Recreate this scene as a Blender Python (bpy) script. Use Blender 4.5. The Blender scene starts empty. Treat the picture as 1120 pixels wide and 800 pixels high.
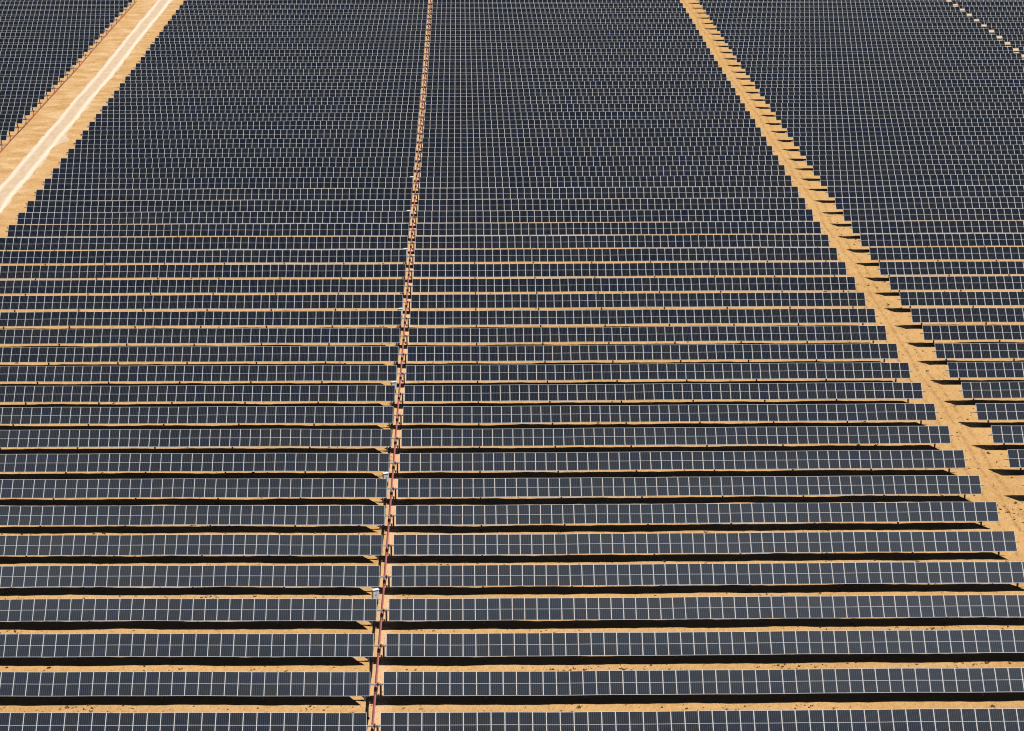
import bpy, math, random
import numpy as np
random.seed(7)
rng = np.random.default_rng(11)
scene = bpy.context.scene
COL = scene.collection

# ------------------------------------------------------------------ layout (metres)
H = 75.65                    # camera height
PITCH = 0.293692             # camera looks this far below the horizon
FPX = 2600.0                 # focal length in pixels of a 1120 wide picture
XC = 505.0                   # principal column of that picture
ROLL = 0.0042
P = 7.227                    # distance from row to row
D0 = 155.93                  # distance of the first row
TILT = 0.69598
CH = 2.0                     # panel length along the slope
AX = 1.4466                  # height of the panel centre line
NROW = 52

ROW_RES = {0:.9,1:.3,2:.1,3:-.6,4:-.4,5:-.6,6:0,7:-.4,8:-.3,9:0,10:.1,11:.1,12:0,13:0,14:0,15:.1,16:.2,17:.2,18:.3,19:.7,
           20:.5,21:.5,22:.4,23:.1,24:.2,25:.5,26:.3,27:.2,28:0,29:.1,30:.2,31:.1,32:-.3,33:-.5,34:-.4,35:-.4,36:-.4,37:-.6,
           38:-.8,39:-1.1,40:-1.1,41:-.8,42:-.5,43:-.2,44:.05,45:.4,46:.4,47:.5,48:.75,49:.7,50:.6,51:.55}
def row_y(n):
    return D0 + n*P
def width_px(y):
    return FPX/(y*math.cos(PITCH) + (H-AX)*math.sin(PITCH))
_ry = np.array([row_y(n) for n in range(NROW)])
_rz = np.array([ROW_RES[n]/(0.94*width_px(row_y(n))) for n in range(NROW)])

def terrain(x, y):
    """Broad lie of the land, followed by the rows as well as by the sand."""
    x = np.asarray(x, float); y = np.asarray(y, float)
    z = np.interp(y, _ry, _rz)
    near = np.clip(1-(y-150)/220, 0, 1)
    z = z + .13*near*(1-np.exp(-((x-2)/21)**2))
    z = z + .010*np.sin(x*.37+y*.21) + .007*np.sin(x*.83-y*.9+1.3) + .008*np.sin(x*.19+y*1.7)
    return z

def bumps(x, y):
    """Small unevenness of the sand only; the graded road is smooth."""
    z = .022*np.sin(1.9*x+.7*np.sin(.9*y)) * np.sin(.8*y+.6*x) + .02*np.sin(.71*x-1.3*y) + .016*np.sin(3.1*x+2.2*y+np.sin(x))
    z = z + .03*np.sin(.47*x+2.1*np.sin(.13*y))*np.sin(.31*y)
    road = np.clip((np.abs(x+66.1)-2.6)/1.5, 0, 1)
    return z*road

# ------------------------------------------------------------------ helpers
def mat(name):
    m = bpy.data.materials.new(name); m.use_nodes = True
    nt = m.node_tree
    return m, nt, nt.nodes['Principled BSDF']

def node(nt, kind, **kw):
    n = nt.nodes.new(kind)
    for k, v in kw.items():
        if k.startswith('in_'):
            n.inputs[k[3:]].default_value = v
        else:
            setattr(n, k, v)
    return n

def math_node(nt, op, a, b=None, clamp=False):
    n = nt.nodes.new('ShaderNodeMath'); n.operation = op; n.use_clamp = clamp
    for i, v in enumerate((a, b)):
        if v is None: continue
        if isinstance(v, (int, float)): n.inputs[i].default_value = v
        else: nt.links.new(v, n.inputs[i])
    return n.outputs[0]

def ramp(nt, fac, stops):
    n = nt.nodes.new('ShaderNodeValToRGB')
    cr = n.color_ramp
    while len(cr.elements) < len(stops): cr.elements.new(.5)
    for e, (p, c) in zip(cr.elements, stops):
        e.position = p; e.color = c if len(c) == 4 else (*c, 1)
    nt.links.new(fac, n.inputs[0])
    return n.outputs[0]

def mix(nt, fac, a, b, blend='MIX'):
    n = nt.nodes.new('ShaderNodeMix'); n.data_type = 'RGBA'; n.blend_type = blend
    for s, v in ((n.inputs[0], fac), (n.inputs[6], a), (n.inputs[7], b)):
        if isinstance(v, (int, float)): s.default_value = v
        elif isinstance(v, tuple): s.default_value = v if len(v) == 4 else (*v, 1)
        else: nt.links.new(v, s)
    return n.outputs[2]

def noise(nt, vec, scale, detail=4, rough=.55):
    n = node(nt, 'ShaderNodeTexNoise')
    n.inputs['Scale'].default_value = scale; n.inputs['Detail'].default_value = detail; n.inputs['Roughness'].default_value = rough
    if vec is not None: nt.links.new(vec, n.inputs['Vector'])
    return n.outputs['Fac']

def mapping(nt, vec, scale):
    n = nt.nodes.new('ShaderNodeMapping'); n.inputs['Scale'].default_value = scale
    nt.links.new(vec, n.inputs['Vector'])
    return n.outputs[0]

# ------------------------------------------------------------------ materials
SAND = (.500, .262, .074)
def sand_material():
    m, nt, b = mat('sand')
    geo = node(nt, 'ShaderNodeNewGeometry').outputs['Position']
    big = noise(nt, geo, .045, 3)
    mid = noise(nt, mapping(nt, geo, (.35, 1.0, 1)), .5, 5, .6)
    fine = noise(nt, geo, 5.5, 4, .65)
    col = ramp(nt, big, [(.3, (.199, .115, .043)), (.7, (.229, .138, .058))])
    col = mix(nt, math_node(nt, 'MULTIPLY', ramp_val(nt, mid, .40, .70), .75), col, (.245, .152, .066))
    col = mix(nt, math_node(nt, 'MULTIPLY', ramp_val(nt, fine, .52, .74), .6), col, (.105, .058, .022))
    # paler, wind-sorted sand on the wide strip beside the gravel road
    sep = node(nt, 'ShaderNodeSeparateXYZ'); nt.links.new(geo, sep.inputs[0])
    strip = math_node(nt, 'SUBTRACT', 1.0, math_node(nt, 'MULTIPLY', math_node(nt, 'ABSOLUTE', math_node(nt, 'ADD', sep.outputs[0], 67.0)), .125), True)
    strip = math_node(nt, 'MULTIPLY', strip, 1.6, True)
    rip = noise(nt, mapping(nt, geo, (.24, .32, 1)), 1.0, 5, .62)
    pale = mix(nt, ramp_val(nt, rip, .38, .66), (.196, .110, .042), (.268, .186, .102))
    col = mix(nt, math_node(nt, 'MULTIPLY', strip, .9), col, pale)
    # faint wheel tracks along the service aisle
    wob = math_node(nt, 'MULTIPLY', math_node(nt, 'SUBTRACT', noise(nt, mapping(nt, geo, (.0, .05, 1)), 1.0, 2), .5), 2.2)
    xx = math_node(nt, 'ADD', sep.outputs[0], wob)
    for cx in (48.3, 49.8, 50.9):
        d = math_node(nt, 'ABSOLUTE', math_node(nt, 'SUBTRACT', xx, cx))
        t = math_node(nt, 'SUBTRACT', 1.0, math_node(nt, 'MULTIPLY', d, 3.4), True)
        t = math_node(nt, 'MULTIPLY', t, ramp_val(nt, noise(nt, geo, .9, 3), .35, .65))
        col = mix(nt, math_node(nt, 'MULTIPLY', t, .9), col, (.135, .072, .024))
    # trodden, paler soil along the service gap by the drive bar
    sg = math_node(nt, 'SUBTRACT', 1.0, math_node(nt, 'MULTIPLY', math_node(nt, 'ABSOLUTE', math_node(nt, 'ADD', sep.outputs[0], 6.3)), .9), True)
    col = mix(nt, math_node(nt, 'MULTIPLY', sg, 1.1, True), col, (.262, .165, .094))
    # pale compacted strip in the narrow far gap on the right
    pg = math_node(nt, 'SUBTRACT', 1.0, math_node(nt, 'MULTIPLY', math_node(nt, 'ABSOLUTE', math_node(nt, 'SUBTRACT', sep.outputs[0], 107.6)), .28), True)
    col = mix(nt, math_node(nt, 'MULTIPLY', pg, 1.6, True), col, (.245, .178, .115))
    nt.links.new(col, b.inputs['Base Color'])
    b.inputs['Roughness'].default_value = 1.0
    b.inputs['Specular IOR Level'].default_value = .05
    bp = node(nt, 'ShaderNodeBump'); bp.inputs['Strength'].default_value = .8; bp.inputs['Distance'].default_value = .2
    hsum = math_node(nt, 'ADD', noise(nt, geo, 1.3, 6, .62), math_node(nt, 'MULTIPLY', fine, .35))
    nt.links.new(hsum, bp.inputs['Height']); nt.links.new(bp.outputs[0], b.inputs['Normal'])
    return m

def ramp_val(nt, fac, lo, hi):
    n = node(nt, 'ShaderNodeMapRange'); n.clamp = True
    n.inputs['From Min'].default_value = lo; n.inputs['From Max'].default_value = hi
    nt.links.new(fac, n.inputs['Value'])
    return n.outputs[0]

def road_material():
    m, nt, b = mat('pale_gravel')
    geo = node(nt, 'ShaderNodeNewGeometry').outputs['Position']
    sep = node(nt, 'ShaderNodeSeparateXYZ'); nt.links.new(geo, sep.inputs[0])
    wob = math_node(nt, 'MULTIPLY', math_node(nt, 'SUBTRACT', noise(nt, mapping(nt, geo, (0, .06, 1)), 1, 2), .5), .8)
    xx = math_node(nt, 'ADD', sep.outputs[0], wob)
    base = mix(nt, ramp_val(nt, noise(nt, mapping(nt, geo, (1, .35, 1)), 1.1, 5, .62), .35, .7), (.215, .160, .108), (.252, .196, .140))
    for cx in (-67.25, -64.85):
        d = math_node(nt, 'ABSOLUTE', math_node(nt, 'SUBTRACT', xx, cx))
        t = math_node(nt, 'SUBTRACT', 1.0, math_node(nt, 'MULTIPLY', d, 1.7), True)
        base = mix(nt, math_node(nt, 'MULTIPLY', t, .8), base, (.330, .285, .228))
    nt.links.new(base, b.inputs['Base Color'])
    b.inputs['Roughness'].default_value = 1.0; b.inputs['Specular IOR Level'].default_value = .05
    bp = node(nt, 'ShaderNodeBump'); bp.inputs['Strength'].default_value = .3; bp.inputs['Distance'].default_value = .05
    nt.links.new(noise(nt, geo, 2.5, 5), bp.inputs['Height']); nt.links.new(bp.outputs[0], b.inputs['Normal'])
    return m

def cell_material():
    m, nt, b = mat('solar_cells')
    oc = node(nt, 'ShaderNodeTexCoord').outputs['Object']
    sep = node(nt, 'ShaderNodeSeparateXYZ'); nt.links.new(oc, sep.inputs[0])
    rnd = node(nt, 'ShaderNodeObjectInfo').outputs['Random']
    geo = node(nt, 'ShaderNodeNewGeometry').outputs['Position']
    # six cell columns parted by pale gaps, with a weaker line of busbars in each
    u = math_node(nt, 'MULTIPLY', sep.outputs[0], 1/.1515)
    fr = math_node(nt, 'FRACT', math_node(nt, 'ADD', u, 100.5))
    gap = math_node(nt, 'MULTIPLY', math_node(nt, 'ABSOLUTE', math_node(nt, 'SUBTRACT', fr, .5)), 2.0)
    gapm = ramp_val(nt, gap, .70, .88)
    v = math_node(nt, 'MULTIPLY', sep.outputs[1], 1/.1595)
    frv = math_node(nt, 'FRACT', math_node(nt, 'ADD', v, 100.0))
    gv = ramp_val(nt, math_node(nt, 'MULTIPLY', math_node(nt, 'ABSOLUTE', math_node(nt, 'SUBTRACT', frv, .5)), 2.0), .9, .97)
    batch = noise(nt, mapping(nt, geo, (.16, .45, 1)), 1.0, 2)
    tone = math_node(nt, 'ADD', math_node(nt, 'MULTIPLY', rnd, .40), math_node(nt, 'MULTIPLY', batch, .85))
    cell = ramp(nt, tone, [(.25, (.0010, .0018, .0098)), (.40, (.0012, .0018, .0046)), (.55, (.0013, .0018, .0034)), (.68, (.0030, .0026, .0018)), (.80, (.0013, .0019, .0042)), (.95, (.0011, .0019, .0084))])
    line = (.015, .020, .030)
    col = mix(nt, math_node(nt, 'MULTIPLY', gapm, .95), cell, line)
    col = mix(nt, math_node(nt, 'MULTIPLY', gv, .18), col, line)
    # thin film of dust, patchy from table to table
    dust = math_node(nt, 'MULTIPLY', ramp_val(nt, noise(nt, mapping(nt, geo, (.05, .3, 1)), 1.0, 3), .40, .8), .03)
    col = mix(nt, dust, col, (.14, .12, .10))
    nt.links.new(col, b.inputs['Base Color'])
    b.inputs['Roughness'].default_value = .16
    b.inputs['IOR'].default_value = 1.32
    return m

def plain(name, col, rough=.5, metal=0.0, var=.12, scale=3.0, spec=.4):
    m, nt, b = mat(name)
    oc = node(nt, 'ShaderNodeNewGeometry').outputs['Position']
    f = noise(nt, oc, scale, 4)
    d = tuple(c*(1-var*2) for c in col); l = tuple(min(1, c*(1+var)) for c in col)
    c = mix(nt, ramp_val(nt, f, .3, .7), d, l)
    nt.links.new(c, b.inputs['Base Color'])
    b.inputs['Roughness'].default_value = rough; b.inputs['Metallic'].default_value = metal
    b.inputs['Specular IOR Level'].default_value = spec
    return m

M_SAND = sand_material()
M_ROAD = road_material()
M_CELL = cell_material()
M_FRAME = plain('anodised_frame', (.240, .252, .272), .45, 0, .05, 2.0)
M_BACK = plain('back_sheet', (.05, .05, .05), .7)
M_STEEL = plain('galvanised_steel', (.19, .20, .215), .5, .3, .12, 4)
M_POST = plain('galvanised_post', (.085, .08, .078), .7, .0, .15, 3)
M_DARK = plain('dark_gearbox_paint', (.030, .018, .016), .5)
M_RED = plain('red_oxide_paint', (.118, .024, .023), .75, 0, .16, 1.2, .5)
M_RUST = plain('rusty_paint', (.150, .036, .026), .7, 0, .25, .8, .2)
M_WHITE = plain('white_cabinet_paint', (.31, .31, .32), .45, 0, .04, 2)
M_GREY = plain('grey_cabinet_door', (.23, .235, .24), .5, 0, .06, 2)
M_SCRUB = plain('dry_scrub', (.060, .036, .018), .9, 0, .3, 2, .1)
M_STONE = plain('brown_stone', (.075, .042, .02), .9, 0, .3, 2, .1)

class MB:
    """collects faces for one mesh"""
    def __init__(s): s.v = []; s.f = []; s.m = []
    def quad(s, a, b, c, d, mi=0):
        i = len(s.v); s.v += [a, b, c, d]; s.f.append((i, i+1, i+2, i+3)); s.m.append(mi)
    def box(s, x0, x1, y0, y1, z0, z1, mi=0, xf=None):
        p = [(x, y, z) for z in (z0, z1) for y in (y0, y1) for x in (x0, x1)]
        if xf: p = [xf(q) for q in p]
        i = len(s.v); s.v += p
        for q in ((0,2,3,1), (4,5,7,6), (0,1,5,4), (1,3,7,5), (3,2,6,7), (2,0,4,6)):
            s.f.append(tuple(i+k for k in q)); s.m.append(mi)
    def tube(s, pts, r, n=10, mi=0, cap=True):
        i = len(s.v); pts = [np.array(p, float) for p in pts]
        for k, p in enumerate(pts):
            d = pts[min(k+1, len(pts)-1)] - pts[max(k-1, 0)]; d /= np.linalg.norm(d)
            up = np.array((0, 0, 1.)) if abs(d[2]) < .9 else np.array((0, 1., 0))
            a = np.cross(d, up); a /= np.linalg.norm(a); b = np.cross(a, d)
            for j in range(n):
                t = 2*math.pi*j/n
                s.v.append(tuple(p + r*(math.cos(t)*a + math.sin(t)*b)))
        for k in range(len(pts)-1):
            for j in range(n):
                q = i+k*n; j2 = (j+1) % n
                s.f.append((q+j, q+j2, q+n+j2, q+n+j)); s.m.append(mi)
        if cap:
            s.f.append(tuple(i+j for j in range(n))[::-1]); s.m.append(mi)
            e = i+(len(pts)-1)*n
            s.f.append(tuple(e+j for j in range(n))); s.m.append(mi)
    def mesh(s, name, mats):
        me = bpy.data.meshes.new(name); me.from_pydata(s.v, [], s.f)
        for m in mats: me.materials.append(m)
        me.polygons.foreach_set('material_index', s.m)
        me.update()
        return me

def link(name, me, parent=None, loc=None, rx=None):
    o = bpy.data.objects.new(name, me); COL.objects.link(o)
    if parent is not None: o.parent = parent
    if loc is not None: o.location = loc
    if rx is not None: o.rotation_euler = (rx, 0, 0)
    return o

def empty(name, loc, label, cat, group=None):
    o = bpy.data.objects.new(name, None); COL.objects.link(o)
    o.location = loc; o.empty_display_size = .3
    o['label'] = label; o['category'] = cat
    if group: o['group'] = group
    return o

# ------------------------------------------------------------------ the sand: one sheet to the horizon
def grid_axis(lo, hi, step, far):
    a = np.arange(lo, hi+1e-6, step)
    left = lo - np.geomspace(3, far, 12)[::-1]; right = hi + np.geomspace(3, far, 12)
    return np.concatenate([left, a, right])

def sheet(name, xs, ys, zf, m):
    X, Y = np.meshgrid(xs, ys)
    Z = zf(X, Y)
    nx, ny = len(xs), len(ys)
    v = np.stack([X, Y, Z], -1).reshape(-1, 3).astype(np.float32)
    i = np.arange(nx*ny).reshape(ny, nx)
    q = np.stack([i[:-1, :-1], i[:-1, 1:], i[1:, 1:], i[1:, :-1]], -1).reshape(-1, 4)
    me = bpy.data.meshes.new(name)
    me.vertices.add(len(v)); me.vertices.foreach_set('co', v.ravel())
    me.loops.add(q.size); me.loops.foreach_set('vertex_index', q.ravel().astype(np.int32))
    me.polygons.add(len(q))
    me.polygons.foreach_set('loop_start', np.arange(0, q.size, 4, dtype=np.int32))
    me.polygons.foreach_set('loop_total', np.full(len(q), 4, dtype=np.int32))
    me.polygons.foreach_set('use_smooth', np.ones(len(q), bool))
    me.update(calc_edges=True); me.validate()
    me.materials.append(m)
    return me

GX = grid_axis(-140, 160, .75, 3000); GY = grid_axis(140, 545, .75, 3500)
def ground_z(x, y):
    inside = np.clip(1-np.maximum(np.maximum(-140-x, x-160), np.maximum(140-y, y-545))/20, 0, 1)
    return (terrain(x, y)+bumps(x, y))*inside
g = link('ground', sheet('ground', GX, GY, ground_z, M_SAND)); g['kind'] = 'structure'
g['label'] = 'orange tan desert sand between and under the panel rows'

# pale gravel road: keeps to the grid of the sand, a few centimetres above it, with a ragged edge
ry = GY[(GY > 141) & (GY < 544)]
rx = np.concatenate([[-67.75], GX[(GX > -67.6) & (GX < -64.5)], [-64.35]])
rme = sheet('dirt_road', rx, ry, lambda x, y: terrain(x, y)+.05, M_ROAD)
co = np.empty(len(rme.vertices)*3, np.float32); rme.vertices.foreach_get('co', co); co = co.reshape(len(ry), len(rx), 3)
jl = np.convolve(rng.normal(0, 1, len(ry)+8), np.ones(5)/5, 'same')[4:-4]; jr = np.convolve(rng.normal(0, 1, len(ry)+8), np.ones(5)/5, 'same')[4:-4]
co[:, 0, 0] += .20*jl + .03*rng.normal(0, 1, len(ry)); co[:, -1, 0] += .28*jr + .04*rng.normal(0, 1, len(ry))
co[:, 0, 2] -= .035; co[:, -1, 2] -= .035
bl = np.exp(-((ry-376)/3.2)**2)           # a small spill of gravel on the road's right edge
co[:, -1, 0] += 1.3*bl
rme.vertices.foreach_set('co', co.ravel()); rme.update()
r = link('dirt_road', rme); r['kind'] = 'structure'; r['label'] = 'pale graded gravel road with two wheel tracks'

# ------------------------------------------------------------------ meshes of the tracker parts
PW, FR, TH = .979, .024, .036
def panel_mb(off=(0, 0, 0), mb=None, rot=False):
    mb = mb or MB()
    ct, st = math.cos(TILT), math.sin(TILT)
    def q(p):
        if rot: p = (p[0], p[1]*ct-p[2]*st, p[1]*st+p[2]*ct)
        return (p[0]+off[0], p[1]+off[1], p[2]+off[2])
    hx, hy = PW/2, CH/2
    z = 0.0; gz = -.004
    xs = (-hx, -hx+FR, hx-FR, hx); ys = (-hy, -hy+FR, -.012, .012, hy-FR, hy)
    def rect(x0, x1, y0, y1, zz, mi): mb.quad(q((x0, y0, zz)), q((x1, y0, zz)), q((x1, y1, zz)), q((x0, y1, zz)), mi)
    rect(xs[0], xs[1], ys[0], ys[5], z, 1); rect(xs[2], xs[3], ys[0], ys[5], z, 1)
    rect(xs[1], xs[2], ys[0], ys[1], z, 1); rect(xs[1], xs[2], ys[4], ys[5], z, 1)
    rect(xs[1], xs[2], ys[1], ys[2], gz, 0); rect(xs[1], xs[2], ys[3], ys[4], gz, 0)
    rect(xs[1], xs[2], ys[2], ys[3], gz+.001, 1)
    for (a, b_) in (((-hx, -hy), (hx, -hy)), ((hx, -hy), (hx, hy)), ((hx, hy), (-hx, hy)), ((-hx, hy), (-hx, -hy))):
        mb.quad(q((a[0], a[1], -TH)), q((b_[0], b_[1], -TH)), q((b_[0], b_[1], z)), q((a[0], a[1], z)), 1)
    mb.quad(q((-hx, hy, -TH)), q((hx, hy, -TH)), q((hx, -hy, -TH)), q((-hx, -hy, -TH)), 2)
    return mb
PANEL_MATS = [M_CELL, M_FRAME, M_BACK]
ME_PANEL = panel_mb().mesh('solar_panel', PANEL_MATS)

NY, NZ = -math.sin(TILT), math.cos(TILT)
TUBE_DROP = .115
def post_mesh(h):
    mb = MB()
    mb.box(-.075, .075, -.055, -.047, 0, h); mb.box(-.075, .075, .047, .055, 0, h); mb.box(-.004, .004, -.0468, .0468, 0, h)   # H section
    mb.box(-.09, .09, -.10, .10, h+.001, h+.05)           # bearing seat
    mb.tube([(-.05, 0, h+.10), (.05, 0, h+.10)], .105, 12)
    return mb.mesh('post', [M_POST])
POST_H = AX - TUBE_DROP*NZ - .10
ME_POST = post_mesh(POST_H+.35)

def arm_mesh():
    """lever that hangs from the torque tube down to the drive bar, with its dark gearbox"""
    mb = MB()
    ty, tz = -TUBE_DROP*NY, AX-TUBE_DROP*NZ
    def slant(p0, p1, w):
        mb.tube([p0, p1], w*.8, 6, 0)
    mb.box(-.06, .06, ty-.11, ty+.11, tz-.11, tz+.11, 0)
    slant((.0, ty-.02, tz-.1), (-.10, -.42, .70), .042)
    slant((.0, ty+.05, tz-.1), (-.10, .30, .70), .036)
    mb.box(-.03, .11, -.50, -.29, .58, .76, 0)
    return mb.mesh('drive_arm', [M_DARK])
ME_ARM = arm_mesh()

def frame_px(x, y, z):
    Zr = z-H
    fw = y*math.cos(PITCH)-Zr*math.sin(PITCH); dn = -(y*math.sin(PITCH)+Zr*math.cos(PITCH))
    return XC+FPX*x/fw, 400+FPX*dn/fw

ORD = ['', 'first', 'second', 'third', 'fourth', 'fifth', 'sixth', 'seventh', 'eighth', 'ninth', 'tenth', 'eleventh', 'twelfth', 'thirteenth',
       'fourteenth', 'fifteenth', 'sixteenth', 'seventeenth', 'eighteenth', 'nineteenth', 'twentieth', 'twenty-first', 'twenty-second',
       'twenty-third', 'twenty-fourth', 'twenty-fifth', 'twenty-sixth', 'twenty-seventh']
CAB_ROWS = (4, 8, 12, 16, 20, 23, 26)

protos = {}
def tracker(n, panels_x, posts_x, tube_x, arm_x, label, group, wobble=.003):
    Y = row_y(n)
    root = empty('tracker_row', (0, Y, 0), label, 'solar panels', group)
    tx = np.arange(tube_x[0], tube_x[1]+.01, 3.7)
    tx = np.append(tx, tube_x[1]) if tx[-1] < tube_x[1]-.2 else tx
    mb = MB()
    mb.tube([(x, -TUBE_DROP*NY, AX-TUBE_DROP*NZ+float(terrain(x, Y))) for x in tx], .066, 8)
    link('torque_tube', mb.mesh('torque_tube', [M_STEEL]), root)
    tilt = TILT + random.gauss(0, wobble)
    seen, rest = [], []
    for x in panels_x:
        px, py = frame_px(x, Y, AX)
        (seen if -.45*width_px(Y) < px < 1120+.45*width_px(Y) else rest).append(x)
    if len(seen) > 100:                      # the hundred that show largest: nearest to the camera
        seen.sort(key=lambda x: abs(x)); rest += seen[100:]; seen = seen[:100]
    for x in sorted(seen):
        if 'panel' not in protos:
            o = link('solar_panel', ME_PANEL); protos['panel'] = o
        else:
            o = protos['panel'].copy(); COL.objects.link(o)
        o.parent = root
        o.location = (x, 0, AX+float(terrain(x, Y)))
        o.rotation_euler = (tilt+random.gauss(0, .0006), -math.atan(float(terrain(x+.5, Y)-terrain(x-.5, Y))), 0)
    if rest:
        mb = MB()
        for x in rest: panel_mb((x, 0, AX+float(terrain(x, Y))), mb, True)
        o = link('solar_panel', mb.mesh('solar_panel', PANEL_MATS), root); o['kind'] = 'stuff'
    for x in posts_x:
        if 'post' not in protos:
            o = link('post', ME_POST); protos['post'] = o
        else:
            o = protos['post'].copy(); COL.objects.link(o)
        o.parent = root
        o.location = (x, -TUBE_DROP*NY, float(terrain(x, Y))-.35)
    for x in arm_x:
        if 'arm' not in protos:
            o = link('drive_arm', ME_ARM); protos['arm'] = o
        else:
            o = protos['arm'].copy(); COL.objects.link(o)
        o.parent = root; o.location = (x, 0, float(terrain(x, Y)))
    return root

PL, PR = .9870, .9955                         # module pitch of the two halves
MARGIN = 7.0
def limits(n):
    w = width_px(row_y(n))
    return (0-XC)/w-MARGIN, (1120-XC)/w+MARGIN

for n in range(NROW):
    lo, hi = limits(n)
    xs = [-6.944-PL*(k+.5) for k in range(54)] + [-5.96+PR*(k+.5) for k in range(54)]
    xs = [x for x in xs if lo < x < hi]
    ps = [-7.35-7.6*k for k in range(7)] + [-59.2] + [-6.16] + [1.7+7.45*k for k in range(7)]
    ps = [x for x in ps if lo < x < hi]
    t0 = max(-60.6, lo); t1 = min(48.12, hi)
    if n < 26: where = f"{ORD[n+1]} up from the photo's bottom edge"
    elif n == NROW-1: where = "almost cut off by the photo's top edge"
    else: where = f"{ORD[NROW-1-n]} down from the photo's top edge"
    if n in CAB_ROWS: label = f"middle-field panel row behind a white cabinet, {where}"
    else: label = f"middle-field panel row crossing the red bar, {where}"
    tracker(n, xs, ps, (t0, t1), [-6.36], label, 'tracker rows crossing the red drive bar')

for n in range(6, NROW):
    lo, hi = limits(n)
    xs = [51.95+PR*(k+.5) for k in range(54)] + [106.72+PR*(k+.5) for k in range(34)]
    xs = [x for x in xs if x < hi] or xs[:3]
    if len(xs) < 3: xs = [51.95+PR*(k+.5) for k in range(7)]
    ps = [53.2+7.45*k for k in range(8)] + [107+7.45*k for k in range(5)]
    ps = [x for x in ps if x < max(hi, 54)]
    t1 = max(xs)+.6
    if n == 6: label = "panel row beyond the photo's right edge, only its shadow tip on the sand aisle"
    elif n < 29: label = f"panel row right of the sand aisle, {ORD[n-6]} from its lower end"
    elif n == NROW-1: label = "panel row right of the sand aisle, almost cut off by the top edge"
    else: label = f"panel row right of the sand aisle, {ORD[NROW-1-n]} down from the top edge"
    tracker(n, xs, ps, (51.62, t1), [], label, 'tracker rows right of the wide sand aisle')

LEFT0 = 27
for n in range(LEFT0, NROW):
    lo, hi = limits(n)
    xs = [x for x in (-72.2-PL*(k+.5) for k in range(60)) if x > lo]
    if len(xs) < 4: xs = [-72.2-PL*(k+.5) for k in range(5)]
    ps = [x for x in [-73.2-7.6*k for k in range(8)] if x > lo]
    if n == LEFT0: label = "panel row left of the gravel road, lowest of its field at the left edge"
    elif n == NROW-1: label = "panel row left of the gravel road, almost cut off by the top edge"
    else: label = f"panel row left of the gravel road, {ORD[NROW-1-n]} down from the top edge"
    tracker(n, xs, ps, (min(xs)-.6, -71.2), [-71.68], label, 'tracker rows left of the gravel road')

# ------------------------------------------------------------------ drive bars
DB_Z = .66
def drive_bar(x, y0, y1, label, m, rad):
    mb = MB()
    ys = np.arange(y0, y1, 2.4)
    mb.tube([(x, y, DB_Z+float(terrain(x, y))) for y in ys], rad, 10)
    for k, y in enumerate(np.arange(y0+2, y1-1, P)):                 # bolted sleeves where lengths of bar meet
        z = DB_Z+float(terrain(x, y)); mb.tube([(x, y-.22, z), (x, y+.22, z)], rad*1.22, 10)
    o = link('drive_bar', mb.mesh('drive_bar', [m]))
    o['label'] = label; o['category'] = 'drive bar'; o['group'] = 'red drive bars linking the rows'
    return o
drive_bar(-6.58, row_y(0)-8.5, row_y(NROW-1)+3, 'long red drive bar running up the narrow gap in the middle field', M_RED, .095)
drive_bar(-71.68, row_y(LEFT0)-4, row_y(NROW-1)+3, 'rusty red drive bar along the row ends left of the gravel road', M_RUST, .08)

# ------------------------------------------------------------------ white cabinets by the gap
def cabinet(n, i):
    x, y = -7.2, row_y(n)-2.6
    words = ['nearest the bottom of the photo', 'second up the photo', 'third up the photo', 'fourth up the photo', 'fifth up the photo', 'second from the farthest', 'farthest up the photo']
    t = empty('electrical_cabinet', (x, y, float(terrain(x, y)+bumps(x, y))), f"white electrical cabinet left of the red drive bar, {words[i]}", 'cabinet', 'white cabinets beside the red drive bar')
    t.rotation_euler = (0, 0, math.radians(24))
    return t
def box_mesh(name, dims, m):
    mb = MB()
    for d in dims: mb.box(*d)
    return mb.mesh(name, [m])
CB = {'cabinet_body': box_mesh('cabinet_body', [(-.27, .27, -.12, .14, .42, 1.27)], M_WHITE),
      'door': box_mesh('door', [(-.245, .02, -.14, -.122, .46, 1.22), (.035, .245, -.14, -.122, .46, 1.22)], M_GREY),
      'roof_hood': box_mesh('roof_hood', [(-.29, .29, -.20, .17, 1.273, 1.31)], M_WHITE)}
LEG = box_mesh('leg', [(-.03, .03, -.03, .03, -.2, .418)], M_STEEL)
HAN = box_mesh('handle', [(-.012, .012, -.165, -.142, .76, .92)], M_DARK)
first = None
for i, n in enumerate(CAB_ROWS):
    t = cabinet(n, i)
    if first is None:
        first = []
        for k, me in CB.items(): first.append(link(k, me, t))
        h = link('handle', HAN, first[1])
        for sx in (-.22, .22): first.append(link('leg', LEG, t, (sx, 0, 0)))
        first_handle = h
    else:
        for o in first:
            c = o.copy(); COL.objects.link(c); c.parent = t
            if o is first[1]:
                d = first_handle.copy(); COL.objects.link(d); d.parent = c

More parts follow.
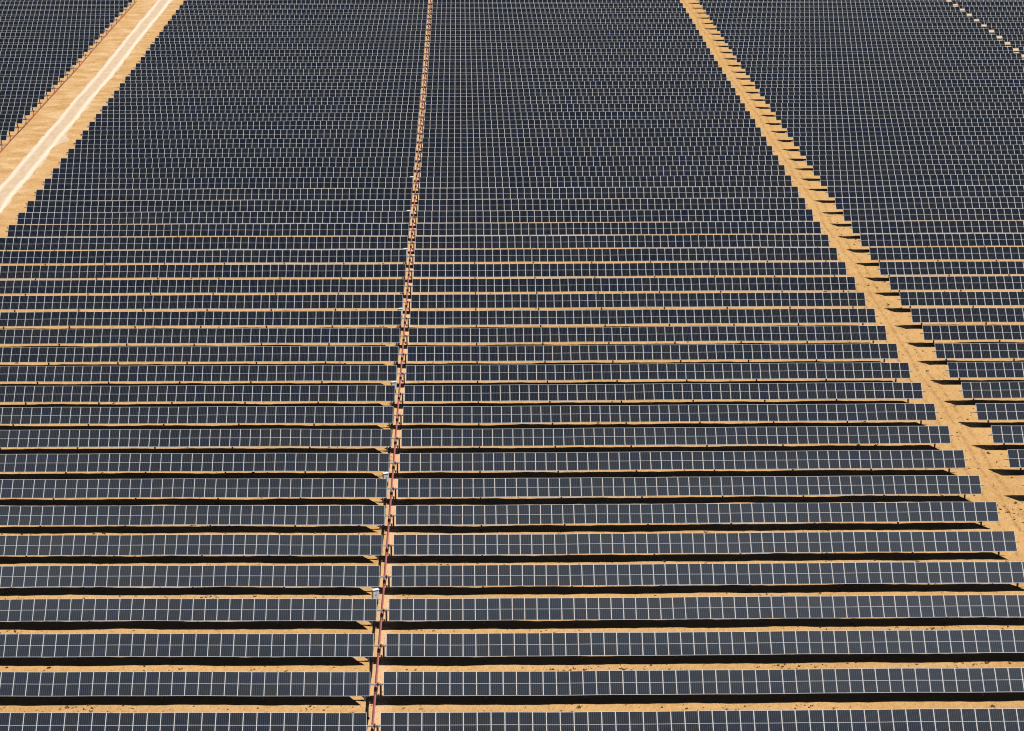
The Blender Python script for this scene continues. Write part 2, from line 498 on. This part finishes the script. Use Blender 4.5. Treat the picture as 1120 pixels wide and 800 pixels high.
# ------------------------------------------------------------------ dry scrub and stones on the sand
def scatter():
    sb, st = MB(), MB()
    pts = []
    for n in range(0, 24):
        Y = row_y(n); w = width_px(Y)
        lo, hi = (0-XC)/w-3, min((1120-XC)/w+3, 60)
        cnt = int((hi-lo)*(8.0 if n < 4 else 5.0 if n < 10 else 1.6))
        centres = [random.uniform(lo, hi) for _ in range(max(3, int((hi-lo)/6)))]
        for _ in range(cnt):
            x = random.choice(centres)+random.gauss(0, 1.5) if random.random() < .7 else random.uniform(lo, hi)
            if x < -60 or x > 60: continue
            if -6.9 < x < -5.9 and random.random() < .6: continue
            pts.append((x, Y+random.uniform(-6.2, -.7)))
    for x, y in pts:
        z = float(terrain(x, y)+bumps(x, y)); s = random.choice((.03, .035, .04, .045, .05, .06, .08, .11))*random.uniform(.8, 1.3)
        if random.random() < .62:
            for _ in range(random.randint(6, 11)):
                a = random.uniform(0, 6.28); l = s*random.uniform(.8, 1.9); hh = s*random.uniform(.5, 1.4); wd = s*.22
                dx, dy = math.cos(a), math.sin(a)
                i = len(sb.v)
                sb.v += [(x-dy*wd, y+dx*wd, z-.02), (x+dy*wd, y-dx*wd, z-.02), (x+dx*l*.6+dy*wd, y+dy*l*.6-dx*wd, z+hh), (x+dx*l, y+dy*l, z+hh*.55)]
                sb.f.append((i, i+1, i+2, i+3)); sb.m.append(0)
        else:
            ring = 7; i = len(st.v); a0 = random.uniform(0, 6)
            for lev, (rr, zz) in enumerate(((1.0, -.03), (.92, .35*s), (.5, .62*s))):
                for j in range(ring):
                    a = a0+6.283*j/ring; q = rr*s*.8*random.uniform(.75, 1.2)
                    st.v.append((x+q*1.25*math.cos(a), y+q*.8*math.sin(a), z+zz))
            for lev in range(2):
                for j in range(ring):
                    b0 = i+lev*ring
                    st.f.append((b0+j, b0+(j+1) % ring, b0+ring+(j+1) % ring, b0+ring+j)); st.m.append(0)
            st.f.append(tuple(i+2*ring+j for j in range(ring))); st.m.append(0)
    o = link('dry_scrub', sb.mesh('dry_scrub', [M_SCRUB])); o['kind'] = 'stuff'; o['label'] = 'small dry weeds dotted over the sand'
    o = link('stones', st.mesh('stones', [M_STONE])); o['kind'] = 'stuff'; o['label'] = 'small brown stones strewn over the sand'
scatter()

# ------------------------------------------------------------------ camera
cam = bpy.data.cameras.new('camera'); co_ = bpy.data.objects.new('camera', cam); COL.objects.link(co_)
cam.sensor_fit = 'HORIZONTAL'; cam.sensor_width = 36.0; cam.lens = 36.0*FPX/1120.0
cam.shift_x = (560.0-XC)/1120.0
cam.clip_start = .5; cam.clip_end = 9000
from mathutils import Matrix
co_.matrix_world = Matrix.Translation((0, 0, H)) @ Matrix.Rotation(math.pi/2-PITCH, 4, 'X') @ Matrix.Rotation(-ROLL, 4, 'Z')
scene.camera = co_

# ------------------------------------------------------------------ light
SUN_K, SUN_M = .13, .846
el = math.atan(1/math.hypot(SUN_K, SUN_M))
world = bpy.data.worlds.new('World'); scene.world = world; world.use_nodes = True
nt = world.node_tree
sky = nt.nodes.new('ShaderNodeTexSky'); sky.sky_type = 'NISHITA'; sky.sun_disc = False
sky.sun_elevation = el; sky.sun_rotation = math.radians(90.5)
sky.air_density = .22; sky.dust_density = .05; sky.ozone_density = 1.0
bg = nt.nodes['Background']; bg.inputs['Strength'].default_value = .05
# unseen cloud patch added behind the camera to lighten reflections in the near rows
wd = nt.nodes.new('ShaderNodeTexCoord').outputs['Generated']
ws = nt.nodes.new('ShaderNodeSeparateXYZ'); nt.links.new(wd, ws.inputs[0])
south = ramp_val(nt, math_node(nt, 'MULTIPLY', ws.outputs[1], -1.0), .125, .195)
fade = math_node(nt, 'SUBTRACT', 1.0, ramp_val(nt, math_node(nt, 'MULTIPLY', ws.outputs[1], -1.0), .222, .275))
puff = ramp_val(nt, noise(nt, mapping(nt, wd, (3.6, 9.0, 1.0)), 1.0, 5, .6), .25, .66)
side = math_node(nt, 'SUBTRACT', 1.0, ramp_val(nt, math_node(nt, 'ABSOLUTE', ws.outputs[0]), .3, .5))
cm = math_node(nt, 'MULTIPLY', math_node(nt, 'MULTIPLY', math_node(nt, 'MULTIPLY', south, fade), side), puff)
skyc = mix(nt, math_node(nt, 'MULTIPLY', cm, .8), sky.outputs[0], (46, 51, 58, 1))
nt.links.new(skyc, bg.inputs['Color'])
sun = bpy.data.lights.new('sun', 'SUN'); so = bpy.data.objects.new('sun', sun); COL.objects.link(so)
sun.energy = 5.0; sun.angle = math.radians(.5); sun.color = (1.0, .955, .88)
from mathutils import Vector
so.rotation_euler = Vector((-SUN_M, SUN_K, -1)).to_track_quat('-Z', 'Y').to_euler()
so.location = (60, 200, 90)

scene.view_settings.view_transform = 'Standard'; scene.view_settings.look = 'None'
scene.view_settings.gamma = 1.0; scene.view_settings.use_curve_mapping = False
scene.view_settings.exposure = 1.58
scene.render.engine = 'CYCLES'
scene.cycles.pixel_filter_type = 'BLACKMAN_HARRIS'; scene.cycles.filter_width = 1.1
scene.cycles.max_bounces = 6; scene.cycles.diffuse_bounces = 2
